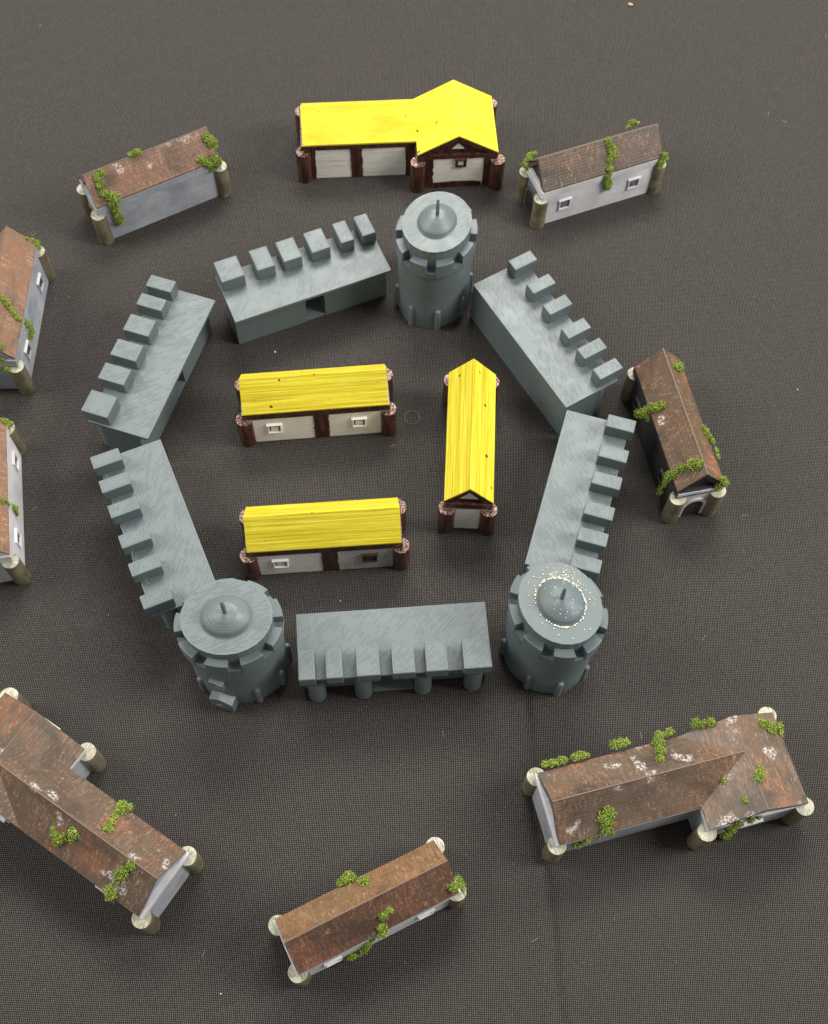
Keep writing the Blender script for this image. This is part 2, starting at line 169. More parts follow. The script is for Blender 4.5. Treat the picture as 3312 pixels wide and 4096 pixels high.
def white(name, speck=0):
    n = NT(name, .55); x, y, z = n.xyz(); lay = n.noise(1.0, n.scale(.5, .5, 16), detail=4, rough=.7); bl = n.noise(.9, detail=3)
    c = n.mix(n.ramp(lay, .30, .48), lin(188, 182, 170), lin(244, 241, 233)); c = n.mix(n.ramp(bl, .45, .75, 0, .35), c, lin(205, 196, 178))
    if speck: c = n.mix(n.math('MULTIPLY', n.ramp(n.noise(22, detail=2, rough=.8), .44, .56), n.ramp(n.math('ADD', x, n.math('MULTIPLY', bl, 1.5)), .5, 1.8)), c, lin(70, 68, 66))
    n.col(c); n.bump(lay, .4, .02); return n.m
M['white'] = white('white_layered_paint'); M['white_speck'] = white('white_speckled_paint', 1)
def slate(name, c0, c1, z1=2.6):
    n = NT(name, .55, 0, .4); x, y, z = n.xyz(); sp = n.noise(30, detail=2, rough=.8); bl = n.noise(.8, detail=4); ln = n.noise(1.0, n.scale(.5, .5, 14), detail=3)
    f = n.math('ADD', n.math('MULTIPLY', n.ramp(bl, .3, .72), .7), n.math('MULTIPLY', n.ramp(sp, .35, .65), .25)); f = n.math('MULTIPLY', f, n.ramp(ln, .3, .6, .7, 1))
    n.col(n.mix(f, lin(*c0), lin(*c1))); n.bump(ln, .35, .02); n.bump(sp, .15, .01); return n.m
M['slate'] = slate('slate_grey_paint', (126, 132, 142), (188, 193, 202)); M['pale'] = slate('pale_grey_paint', (180, 182, 188), (234, 235, 240))
M['soot'] = slate('black_primer_paint', (22, 23, 25), (62, 62, 64)); M['dimgrey'] = slate('dark_grey_paint', (78, 84, 90), (128, 133, 140))
M['chalk'] = slate('chalk_white_paint', (170, 172, 176), (240, 240, 242)); M['dark'] = slate('window_shade_dark', (30, 30, 33), (84, 86, 92))  # dark: near-black tone that paints the shade of window recesses
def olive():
    n = NT('olive_bronze_shaded_paint', .34, .4, .6); v = n.noise(1.0, n.scale(3, 3, .8), detail=4); b = n.noise(1.5, detail=3)
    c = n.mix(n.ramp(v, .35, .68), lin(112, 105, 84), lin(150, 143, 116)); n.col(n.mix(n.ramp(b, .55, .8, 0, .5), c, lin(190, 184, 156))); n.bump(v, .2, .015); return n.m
M['olive'] = olive()  # column sides: olive wash, with their shade put into the colour
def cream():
    n = NT('cream_toplit_paint', .5, 0, .4); v = n.noise(1.0, n.scale(22, 4, 4, (0, 0, .6)), detail=2); b = n.noise(4, detail=3)
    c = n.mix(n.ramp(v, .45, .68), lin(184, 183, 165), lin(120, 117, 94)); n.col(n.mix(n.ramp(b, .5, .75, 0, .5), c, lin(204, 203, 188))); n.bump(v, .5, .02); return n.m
M['cream'] = cream()  # column tops: dry-brushed cream, with the light from above put into the colour
def rust(name, dark, mid, hot, hotlo=.52, chalk=.70, ridges=1.0, patches=()):
    n = NT(name, .4, 0, .45); x, y, z = n.xyz()
    N = n.nz(); cr = n.math('GREATER_THAN', n.math('ABSOLUTE', N[0]), .3); ncr = n.math('SUBTRACT', 1, cr)
    la = n.noise(1.0, n.scale(.35, 13, 13), detail=4, rough=.7); lb = n.noise(1.0, n.scale(13, .35, 13), detail=4, rough=.7)
    lines = n.math('ADD', n.math('MULTIPLY', la, ncr), n.math('MULTIPLY', lb, cr))
    lines2 = n.math('SINE', n.math('MULTIPLY', n.math('ADD', n.math('MULTIPLY', y, ncr), n.math('MULTIPLY', x, cr)), 2*math.pi/.1))
    strk = n.noise(1.0, n.scale(3.2, .8, .8, (0, 0, .35)), detail=5, rough=.65, dist=.4); big = n.noise(.33, detail=3); fl = n.noise(7.5, n.scale(1.6, .6, .6, (0, 0, -.5)), detail=4, rough=.75)
    c = n.mix(n.ramp(lines, .35, .66, 0, .36), lin(*mid), lin(*dark))
    hotm = n.math('MULTIPLY', n.ramp(big, hotlo, hotlo+.12), n.ramp(strk, .38, .62))
    c = n.mix(n.math('MULTIPLY', hotm, .85), c, lin(*hot))
    tan = tuple(min(255, q*1.28+22) for q in mid); br = n.math('MULTIPLY', n.ramp(n.noise(1.0, n.scale(9, 1.6, 1.6, (0, 0, .3)), detail=4, rough=.7, dist=.6), .5, .66), n.ramp(n.noise(.7, detail=3), .4, .6)); c = n.mix(n.math('MULTIPLY', br, .55), c, lin(*tan))
    og = n.math('MULTIPLY', n.ramp(n.noise(5.5, n.scale(1.8, .8, .8, (0, 0, .8)), detail=5, rough=.8), .52, .62), n.ramp(n.noise(.45, detail=3), .46, .6)); c = n.mix(n.math('MULTIPLY', og, .55), c, lin(186, 116, 80))
    c = n.mix(n.ramp(lines2, .2, .9, 0, .09), c, lin(40, 32, 28))
    f = n.math('MULTIPLY', n.ramp(fl, .56, .66), n.ramp(strk, .42, .66)); c = n.mix(n.math('MULTIPLY', f, .75), c, lin(206, 178, 156))
    dk = n.math('MULTIPLY', n.ramp(n.noise(.55, n.scale(.6, 1, 1), detail=5, rough=.6, dist=.8), .5, .66), n.ramp(lines, .3, .6, .5, 1)); c = n.mix(n.math('MULTIPLY', dk, .6), c, lin(52, 45, 42))
    ch = n.math('MULTIPLY', n.ramp(n.noise(1.0, n.scale(1, 1, 1), detail=1), chalk, chalk+.05), n.ramp(n.noise(9, detail=3, rough=.85), .48, .55)); c = n.mix(ch, c, lin(196, 190, 186))
    n.col(c); n.bump(br, .3, .015); n.bump(lines, .3, .02); n.bump(n.math('MULTIPLY', lines2, ridges), .3, .004); n.bump(fl, .3, .02); n.rough(n.ramp(strk, .3, .7, .5, .3)); return n.m
M['rustD'] = rust('weathered_brown_paint', (77, 60, 52), (123, 99, 85), (126, 85, 66), .55, .66)
M['rustE'] = rust('umber_paint', (65, 57, 51), (94, 84, 76), (97, 80, 69), .6, .74)
M['rustF'] = rust('rusty_brown_paint', (59, 50, 41), (101, 83, 66), (153, 97, 71), .5, .73)
M['rustG'] = rust('terracotta_brown_paint', (99, 80, 66), (135, 107, 88), (145, 100, 78), .55, .74)
M['rustI'] = rust('russet_paint', (64, 48, 40), (97, 74, 61), (131, 85, 64), .54, .72)
M['rustI_lit'] = rust('russet_lit_paint', (87, 71, 53), (121, 97, 71), (156, 113, 81), .5, .76)  # brighter roof copy; light on the far slope is partly in the colour
M['rustJ'] = rust('patchy_brown_paint', (69, 60, 53), (104, 89, 75), (138, 97, 74), .55, .64)
M['rustK'] = rust('dusky_brown_paint', (64, 53, 46), (99, 84, 71), (143, 95, 69), .55, .68)
def moss():
    n = NT('moss_foam', .85, 0, .2); g = n.t.nodes.new('ShaderNodeNewGeometry'); r = g.outputs['Random Per Island']
    c = n.mix(n.ramp(r, 0, 1), lin(66, 88, 30), lin(172, 188, 90)); n.col(n.mix(n.ramp(n.noise(2.2, detail=2), .4, .65, 0, .5), c, lin(104, 130, 48)))
    n.b.inputs['Subsurface Weight'].default_value = 0; return n.m
M['moss'] = moss()
def flat(name, c, rough=.5, metallic=0):
    n = NT(name, rough, metallic); v = n.noise(9, detail=3); n.col(n.mix(n.ramp(v, .3, .7), tuple(q*.85 for q in lin(*c)[:3])+(1,), lin(*c))); return n.m
M['bead'] = flat('white_bead_paint', (246, 240, 222), .4); M['lint'] = flat('pale_lint', (205, 198, 188), .8); M['thread'] = flat('clear_thread', (120, 108, 96), .4)
M['crumb'] = flat('tan_crumb', (196, 160, 130), .8); M['ridge'] = flat('worn_edge_paint', (118, 102, 92), .5)
# ------------------------------------------------------------------ mesh building
class MB:
    def __init__(s): s.v = []; s.f = []; s.m = []
    def add(s, vs, fs, mi=0):
        o = len(s.v); s.v += [tuple(v) for v in vs]; s.f += [tuple(i+o for i in f) for f in fs]; s.m += [mi]*len(fs) if isinstance(mi, int) else list(mi); return s
    def box(s, x0, x1, y0, y1, z0, z1, mi=0):
        return s.prism([(x0, y0), (x1, y0), (x1, y1), (x0, y1)], z0, z1, mi)
    def prism(s, poly, z0, z1, mi=0, top=None):          # counter-clockwise plan polygon
        n = len(poly); vs = [(x, y, z0) for x, y in poly]+[(x, y, z1) for x, y in poly]
        fs = [tuple(range(n-1, -1, -1)), tuple(range(n, 2*n))]+[(i, (i+1) % n, n+(i+1) % n, n+i) for i in range(n)]
        return s.add(vs, fs, [mi, mi if top is None else top]+[mi]*n)
    def extr(s, prof, a0, a1, axis, mi=0):               # profile (u,z) extruded along axis 'x' or 'y'
        n = len(prof); P3 = (lambda u, z, a: (a, u, z)) if axis == 'x' else (lambda u, z, a: (u, a, z))
        vs = [P3(u, z, a0) for u, z in prof]+[P3(u, z, a1) for u, z in prof]
        fs = [tuple(range(n-1, -1, -1)), tuple(range(n, 2*n))]+[(i, (i+1) % n, n+(i+1) % n, n+i) for i in range(n)]
        return s.add(vs, fs, mi)
    def lathe(s, prof, n=32, sx=1, sy=1, cx=0, cy=0, mis=None, wob=None):
        vs = []; fs = []; ms = []
        for k, (r, z) in enumerate(prof):
            for i in range(n):
                a = 2*math.pi*i/n; q = r*(1+(wob(a, z) if wob else 0)); vs.append((cx+q*sx*math.cos(a), cy+q*sy*math.sin(a), z))
        for k in range(len(prof)-1):
            for i in range(n): fs.append((k*n+i, k*n+(i+1) % n, (k+1)*n+(i+1) % n, (k+1)*n+i)); ms.append(mis[k] if mis else 0)
        fs.append(tuple(range(n-1, -1, -1))); ms.append(mis[0] if mis else 0); fs.append(tuple((len(prof)-1)*n+i for i in range(n))); ms.append(mis[-1] if mis else 0)
        return s.add(vs, fs, ms)
    def xf(s, fn): s.v = [tuple(fn(v)) for v in s.v]; return s
CACHE = {}
def obj(name, mb, mats, parent=None, loc=(0, 0, 0), smooth=None, bevel=0, key=None, rz=0):
    if key and key in CACHE: me = CACHE[key]
    else:
        if callable(mb): mb = mb()
        me = bpy.data.meshes.new(name); me.from_pydata([(x*U, y*U, z*U) for x, y, z in mb.v], [], mb.f)
        for q in (mats if isinstance(mats, (list, tuple)) else [mats]): me.materials.append(M[q] if isinstance(q, str) else q)
        me.polygons.foreach_set('material_index', mb.m)
        b = bmesh.new(); b.from_mesh(me); bmesh.ops.recalc_face_normals(b, faces=b.faces); b.to_mesh(me); b.free()
        if smooth is not None:
            me.polygons.foreach_set('use_smooth', [True]*len(me.polygons)); me.set_sharp_from_angle(angle=math.radians(smooth))
        me.update()
        if key: CACHE[key] = me
    o = bpy.data.objects.new(name, me); SC.collection.objects.link(o); o.location = cm(*loc); o.rotation_euler.z = rz
    if parent: o.parent = parent
    if bevel:
        md = o.modifiers.new('bevel', 'BEVEL'); md.width = bevel*U; md.segments = 2; md.limit_method = 'ANGLE'; md.angle_limit = math.radians(50)
    return o
def thing(name, label, cat, key, group=None):
    o = bpy.data.objects.new(name, None); SC.collection.objects.link(o); o.empty_display_size = .01
    o.location = cm(P[key+'.x'], P[key+'.y'], 0); o.rotation_euler.z = P[key+'.t']
    tag(o, label, cat, group); return o
def tag(o, label=None, cat=None, group=None, kind=None):
    for k, v in (('label', label), ('category', cat), ('group', group), ('kind', kind)):
        if v: o[k] = v
    return o
# ------------------------------------------------------------------ cloth
def make_cloth():
    cr = [(5.0, 18), (5.116, 14.93), (5.21, 13.26), (5.585, 10.05), (5.99, 6.65), (6.38, 2.41), (6.9, -4)]
    def crx(y):
        for (x0, y0), (x1, y1) in zip(cr, cr[1:]):
            if y1 <= y <= y0: return x0+(x1-x0)*(y0-y)/(y0-y1)
    xs = [-80+i*2 for i in range(41)]+[2+i*.12 for i in range(60)]+[10+i*2 for i in range(36)]
    xs = sorted(set(round(q, 3) for q in xs)); ys = [-30+i*1.0 for i in range(141)]
    vs = []; fs = []
    for y in ys:
        for x in xs:
            z = -.004-.012*(1+noise.noise(Vector((x*.05, y*.05, 0))))
            c = crx(y)
            if c is not None:
                k = min(1, (18-y)/3) if y > 15 else 1; d = x-c+.12*noise.noise(Vector((y*.4, 2, 0)))
                z += (-.2*math.exp(-(d/.2)**2)+.03*math.exp(-((d+.4)/.25)**2)-.03)*max(0, k)
            vs.append((x, y, z))
    n = len(xs)
    for j in range(len(ys)-1):
        for i in range(n-1): fs.append((j*n+i, j*n+i+1, (j+1)*n+i+1, (j+1)*n+i))
    mb = MB().add(vs, fs); o = obj('table_cloth', mb, 'cloth', smooth=180); tag(o, kind='structure'); return o
make_cloth()
# ------------------------------------------------------------------ castle walls
WL, WD, WZ, WM, WO, WQ = P['wL'], P['wD'], P['wz'], P['wm'], P['wo'], P['wq']
MATC = {}
def topmat(L, D, ang, hatch=1.0):
    k = (round(L, 2), round(D, 2), ang, hatch)
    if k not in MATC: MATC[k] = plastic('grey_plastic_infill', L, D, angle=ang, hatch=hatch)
    return MATC[k]
def wall(key, label, var, hatch, ang=45):
    t = thing('castle_wall', label, 'toy castle wall', key, 'castle wall pieces set in a ring'); t['kind'] = 'thing'
    h = WD/2
    if var == 'A':
        def slab(): return MB().box(-WL/2, WL/2, -h, h, WZ-.17, WZ)
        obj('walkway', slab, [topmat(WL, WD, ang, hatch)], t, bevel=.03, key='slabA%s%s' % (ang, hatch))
        def body():
            x0, x1 = -.66, .34; xm, r = (x0+x1)/2, (x1-x0)/2
            pr = [(-3.93, 0), (x0, 0), (x0, 1.35)]+[(xm-r*math.cos(a), 1.35+1.6*r*math.sin(a)) for a in [math.pi*i/10 for i in range(1, 10)]]+[(x1, 1.35), (x1, 0), (3.93, 0), (3.93, WZ-.17), (-3.93, WZ-.17)]
            return MB().extr(pr, -.95, .93, 'y')
        obj('wall_body', body, 'plastic', t, key='bodyA', bevel=.015)
        obj('threshold', lambda: MB().box(-.655, .335, -.94, .90, .0, .15).box(-.95, .78, -1.32, -.952, .0, .15), 'plastic', t, key='thr', bevel=.01)
        obj('arch_recess', lambda: MB().box(-.655, .335, -.32, -.22, .152, 2.1), 'plastic', t, key='recess')
        for cx in (-3.35, -1.36, 1.18, 3.34):
            obj('column', lambda: MB().lathe([(.40, 0), (.385, .1), (.385, 2.1), (.36, 2.16)], 28), 'plastic', t, (cx, -1.2, 0), 40, key='wcol')
        spans = [((P['a%d' % (2*i)]-.5)*WL, (P['a%d' % (2*i+1)]-.5)*WL) for i in range(6)]
    else:
        obj('walkway', lambda: MB().box(-WL/2, WL/2, -h, h, WZ-.12, WZ), [topmat(WL, WD, ang, hatch)], t, bevel=.025, key='slabB%s%s' % (ang, hatch))
        obj('wall_body', lambda: MB().box(-4.0, 4.0, -.42, h-.005, 0, WZ-.12), 'plastic', t, key='bodyB', bevel=.015)
        for cx in (-3.45, -1.2, 1.2, 3.45):
            obj('column', lambda: MB().lathe([(.40, 0), (.385, .1), (.385, 2.2), (.36, 2.26)], 28), 'plastic', t, (cx, -.8, 0), 40, key='wcolB')
        spans = [((P['b%d' % i]-.5)*WL, (P['b%d' % i]+P['bw']-.5)*WL) for i in range(6)]
    y0, y1 = -h-WO, -h+WQ
    for i, (a, b) in enumerate(spans):
        w = round(b-a, 2); c = (a+b)/2
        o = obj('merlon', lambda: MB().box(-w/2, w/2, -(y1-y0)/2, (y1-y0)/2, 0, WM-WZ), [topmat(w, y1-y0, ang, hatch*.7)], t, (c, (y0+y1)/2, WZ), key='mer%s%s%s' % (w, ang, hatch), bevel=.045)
        if i == 0: tag(o, label=None)
    return t
wall('WS', 'grey crenellated wall in front, four free columns facing the viewer', 'A', 1.2, 135)
wall('WW', 'grey gateway wall at upper left of the ring, widest merlon at its near end', 'A', 1.6, 45)
wall('WN', 'grey arched wall left of the topmost tower, widest merlon at its left end', 'A', .5, 135)
WSW = wall('WSW', 'grey wall on the left running down to the lower left round tower', 'B', 2.0, 50)
wall('WNE', 'grey wall slanting down to the right from the topmost tower', 'B', 1.0, 75)
wall('WE', 'grey wall on the right running down to the bead-sprinkled tower', 'B', 1.6, 130)
# ------------------------------------------------------------------ towers
KE = P['tek']; SX, SY = 1+KE, 1-KE
RD, ZD, RM, ZM, RO, ZP = P['tRd'], P['tzd'], P['tRm'], P['tzm'], P['tRo'], P['tzp']
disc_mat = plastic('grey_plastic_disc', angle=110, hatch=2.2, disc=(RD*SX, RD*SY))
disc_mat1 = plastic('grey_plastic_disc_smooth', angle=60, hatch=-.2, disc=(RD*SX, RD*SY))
def tower(key, label, start, pil, dm, side, porch=None):
    t = thing('castle_tower', label, 'toy castle tower', key, 'round towers of the castle')
    def body():
        w = lambda a, z: (.012*math.sin(9*a+1)*max(0, 1-z/.8) if z < .8 else 0)
        pr = [(1.90, 0), (1.90, .6), (1.90, 1.25), (1.87, 1.42), (1.88, 2.6), (1.91, 4.0), (1.99, 4.12), (2.0, 4.3), (2.01, ZM-.55), (1.5, ZM-.55)]
        return MB().lathe(pr, 96, SX, SY, wob=w)
    obj('tower_body', body, side, t, smooth=30, key='tb'+side)
    n = 28
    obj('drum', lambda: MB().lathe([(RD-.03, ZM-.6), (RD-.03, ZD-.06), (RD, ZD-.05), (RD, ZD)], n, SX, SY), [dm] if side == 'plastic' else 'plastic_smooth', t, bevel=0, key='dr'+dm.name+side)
    def dome():
        hd = .50; K = 13; pr = [(RO*1.01, ZD-.02), (RO*1.01, ZD+.02)]
        for k in range(K):
            t0, t1 = k/K, (k+1)/K; ra, rb = RO*(1-t0**1.5)**(1/2.0), RO*(1-t1**1.5)**(1/2.0)
            if t1 < .35: pr.append((rb, ZD+hd*t1))
            else: pr += [(ra-.002, ZD+hd*t1-.004), (ra-.008, ZD+hd*t1)]
        pr.append((.06, ZD+hd+.01)); return MB().lathe(pr, 64, SX, SY)
    obj('dome', dome, side, t, smooth=14, key='dome'+side)
    obj('finial', lambda: MB().lathe([(.085, ZD+.45), (.085, ZD+.8), (.105, ZD+.84), (.085, ZD+.88), (.08, ZD+1.08), (.095, ZD+1.12), (.075, ZD+1.16), (.07, ZP-.05), (.035, ZP)], 12), side, t, smooth=50, key='fin'+side)
    def mer():
        mb = MB(); k = 7; a0, a1 = math.radians(-13), math.radians(13); poly = []
        for i in range(k+1): a = a0+(a1-a0)*i/k; poly.append((2.03*math.cos(a), 2.03*math.sin(a)))
        for i in range(k+1): a = a1+(a0-a1)*i/k; poly.append((1.66*math.cos(a), 1.66*math.sin(a)))
        return mb.prism(poly, -.9, 0)
    for k in range(9):
        a = math.radians(start+40*k+13.5)
        def mk(a=a):
            mb = mer(); c, s = math.cos(a), math.sin(a)
            return mb.xf(lambda v: (SX*(c*v[0]-s*v[1]), SY*(s*v[0]+c*v[1]), v[2]+ZM))
        obj('merlon', mk, side, t, bevel=.03)
    for d in pil:
        a = math.radians(d); hgt = 1.42
        obj('pilaster', lambda: MB().lathe([(.16, 0), (.15, .1), (.145, hgt-.06), (.12, hgt), (.07, hgt+.03)], 16), side, t, (1.90*SX*math.cos(a), 1.90*SY*math.sin(a), 0), 50, key='pil'+side)
    if porch is not None:
        a = math.radians(porch)
        fr = bpy.data.objects.new('porch', None)
        def pb():
            mb = MB().extr([(-.6, 0), (.46, 0), (.46, .9), (-.12, 1.26), (-.6, .95)], 1.5, 2.16, 'x')
            return mb
        po = obj('porch', pb, side, t, rz=a, bevel=.025)
        obj('porch_arch', lambda: MB().extr([(-.30, .42), (.2, .42), (.2, .48), (.08, .58), (-.05, .62), (-.2, .58), (-.3, .48)], 2.155, 2.2, 'x'), side, po, bevel=.012)
        def win():
            mb = MB(); mb.box(1.75, 1.93, -.30, -.22, 2.3, 2.78).box(1.75, 1.93, .22, .30, 2.3, 2.78).box(1.75, 1.95, -.30, .30, 2.22, 2.299).box(1.7, 1.99, -.32, .32, 2.781, 2.84); return mb
        w = obj('window_frame', win, side, t, rz=a-.06, bevel=.015)
    return t
tower('T1', 'smooth-topped grey round tower at the back, beside the yellow L-shaped house', 165-120+80, [124, 169, 212, 256, 300, 345, 35, 80], disc_mat1, 'plastic')
tower('T2', 'grey round tower at lower left with a little gabled porch at its foot', 2, [-145, -70, -33, 6, 48, 90, 130, 172], disc_mat, 'plastic', -112)
T3 = tower('T3', 'grey round tower at lower right sprinkled with white beads', 14, [61, 116, 157, 202, 245, 290, 335, 20], disc_mat1, 'plastic_dusty')
def beads():
    mb = MB(); r_ = random.Random(3)
    P8 = [(1, 0, 0), (-1, 0, 0), (0, 1, 0), (0, -1, 0), (0, 0, 1), (0, 0, -1)]; F8 = [(0, 2, 4), (2, 1, 4), (1, 3, 4), (3, 0, 4), (2, 0, 5), (1, 2, 5), (3, 1, 5), (0, 3, 5)]
    def bead(x, y, z, s):
        bm = bmesh.new(); bmesh.ops.create_icosphere(bm, subdivisions=1, radius=s); bm.verts.index_update()
        mb.add([(x+v.co.x, y+v.co.y, z+v.co.z) for v in bm.verts], [tuple(v.index for v in f.verts) for f in bm.faces]); bm.free()
    up_a = math.pi/2-P['T3.t']                       # far side of the disc in tower coordinates
    for i in range(190):
        a = r_.uniform(0, 2*math.pi)
        if abs(math.cos((a-up_a+.9)/2)) < .25 and r_.random() < .7: continue
        r = RO+.03+abs(r_.gauss(0, .03)); s = r_.uniform(.018, .038)
        bead(r*SX*math.cos(a), r*SY*math.sin(a), ZD+s*.8, s)
    for i in range(150):
        a = up_a+r_.gauss(-.1, .6); r = RO+.05+abs(r_.gauss(0, .28))
        if r > RD-.05: continue
        s = r_.uniform(.013, .028); bead(r*SX*math.cos(a), r*SY*math.sin(a), ZD+s*.8, s)
    for i in range(26):
        a = r_.uniform(0, 6.28); r = r_.uniform(.3, RO*.85); q = max(0, 1-(r/RO)**2)**(2/3); z = ZD+.50*q+.03; s = r_.uniform(.014, .026)
        bead(r*SX*math.cos(a), r*SY*math.sin(a), z, s)
    for i in range(14):
        a = r_.uniform(0, 6.28); r = r_.uniform(RO+.2, RD-.1); s = r_.uniform(.02, .034); bead(r*SX*math.cos(a), r*SY*math.sin(a), ZD+s*.8, s)
    return mb
b = obj('scattered_beads', beads, 'bead', T3, smooth=180); b['kind'] = 'stuff'
# ------------------------------------------------------------------ moss
def moss_clumps(key, t):
    for ci, cl in enumerate(MOSS.get(key, [])):
        r_ = random.Random(ord(key)*31+ci); mb = MB()
        bm = bmesh.new(); bmesh.ops.create_icosphere(bm, subdivisions=1, radius=1); bm.verts.index_update()
        BV = [v.co.copy() for v in bm.verts]; BF = [tuple(v.index for v in f.verts) for f in bm.faces]; bm.free()
        for (x, y, z, nx, ny, nz, rr) in cl:
            c = Vector((x, y, z)); nrm = Vector((nx, ny, nz)).normalized(); rr *= 1.12
            for i in range(int(120*(rr/.15)**2)+20):
                d = Vector((r_.gauss(0, 1), r_.gauss(0, 1), r_.gauss(0, 1))).normalized()*rr*(r_.uniform(.3, 1.0)**.6+max(0, r_.gauss(0, .2)))
                k = d.dot(nrm); d += nrm*(abs(k)*.95-k)            # flattened on the side that is glued down
                p = c+d; s = r_.uniform(.014, .032); sc = Vector((r_.uniform(.6, 1.3), r_.uniform(.6, 1.3), r_.uniform(.6, 1.3)))
                mb.add([(p.x+v.x*s*sc.x*r_.uniform(.7, 1.3), p.y+v.y*s*sc.y*r_.uniform(.7, 1.3), p.z+v.z*s*sc.z*r_.uniform(.7, 1.3)) for v in BV], BF)
            mb.add([(c.x+v.x*rr*.62+nrm.x*rr*.1, c.y+v.y*rr*.62+nrm.y*rr*.1, c.z+v.z*rr*.62+nrm.z*rr*.1) for v in BV], BF)
        obj('moss_clump', mb, 'moss', t)
# ------------------------------------------------------------------ small houses
HX, HY, ZE, ZR, CX, CY, HC, CR = P['sL']/2, P['sW']/2, P['sze'], P['szr'], P['scx'], P['scy'], P['shc'], P['src']
def window(t, x, z, w, h, axis, side, d0, mats, hood=.03, key=None, hm=None):
    # a framed window standing proud of the wall plane d0; axis 'y': wall faces +-y, axis 'x': wall faces +-x
    fr, pane = mats
    def put(mb):
        if axis == 'y': return mb.xf(lambda v: (x+v[0]*(-side), d0+v[1]*side, z+v[2]))
        return mb.xf(lambda v: (d0+v[1]*side, x+v[0]*side, z+v[2]))
    a = MB(); a.box(-w/2-.08, -w/2, -.05, .09, -h/2, h/2); a.box(w/2, w/2+.08, -.05, .09, -h/2, h/2); a.box(-w/2-.08, w/2+.08, -.05, .11, -h/2-.08, -h/2-.001)
    f = obj('window_frame', put(a), fr, t, bevel=.02)
    hd = MB(); hd.extr([(-.05, h/2+.001), (hood+.06, h/2+.001), (hood+.08, h/2+.06), (-.05, h/2+.2)], -w/2-.12, w/2+.12, 'x')
    obj('window_hood', put(hd), hm or fr, t, bevel=.015)
    pn = MB().box(-w/2, w/2, -.05, .012, -h/2, h/2); obj('window_recess_shade', put(pn), 'dark', f)  # dark plate in place of a deep recess, its shade painted on
    if pane != 'dark': obj('pane', put(MB().box(-w*.36, w*.36, .013, .04, -h*.42, h*.22)), pane, f, bevel=.01)
def column(t, x, y, side, cap, zc=None):
    CR = P['src']*.92
    def mk():
        r_ = random.Random(int(abs(x*100+y*10))); mb = MB()
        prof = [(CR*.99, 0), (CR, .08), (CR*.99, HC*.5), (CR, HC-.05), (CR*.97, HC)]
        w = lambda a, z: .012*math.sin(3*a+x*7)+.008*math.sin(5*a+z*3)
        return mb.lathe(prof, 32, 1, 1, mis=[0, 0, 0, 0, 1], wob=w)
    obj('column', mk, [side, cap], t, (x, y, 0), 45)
def roof_mesh(hx, hy, ze, zr, th=.1, over=.0):
    s = (zr-ze)/hy
    ze2 = ze-s*over; hy2 = hy+over
    # wavy print edges: subdivided along x
    K = 24; vs = []; fs = []; r_ = random.Random(int(hx*1000))
    prof = [(-hy2, ze2), (0, zr), (hy2, ze2), (hy2, ze2-th), (0, zr-th*1.5), (-hy2, ze2-th)]
    mb = MB(); mb.extr(prof, -hx, hx, 'x'); return mb
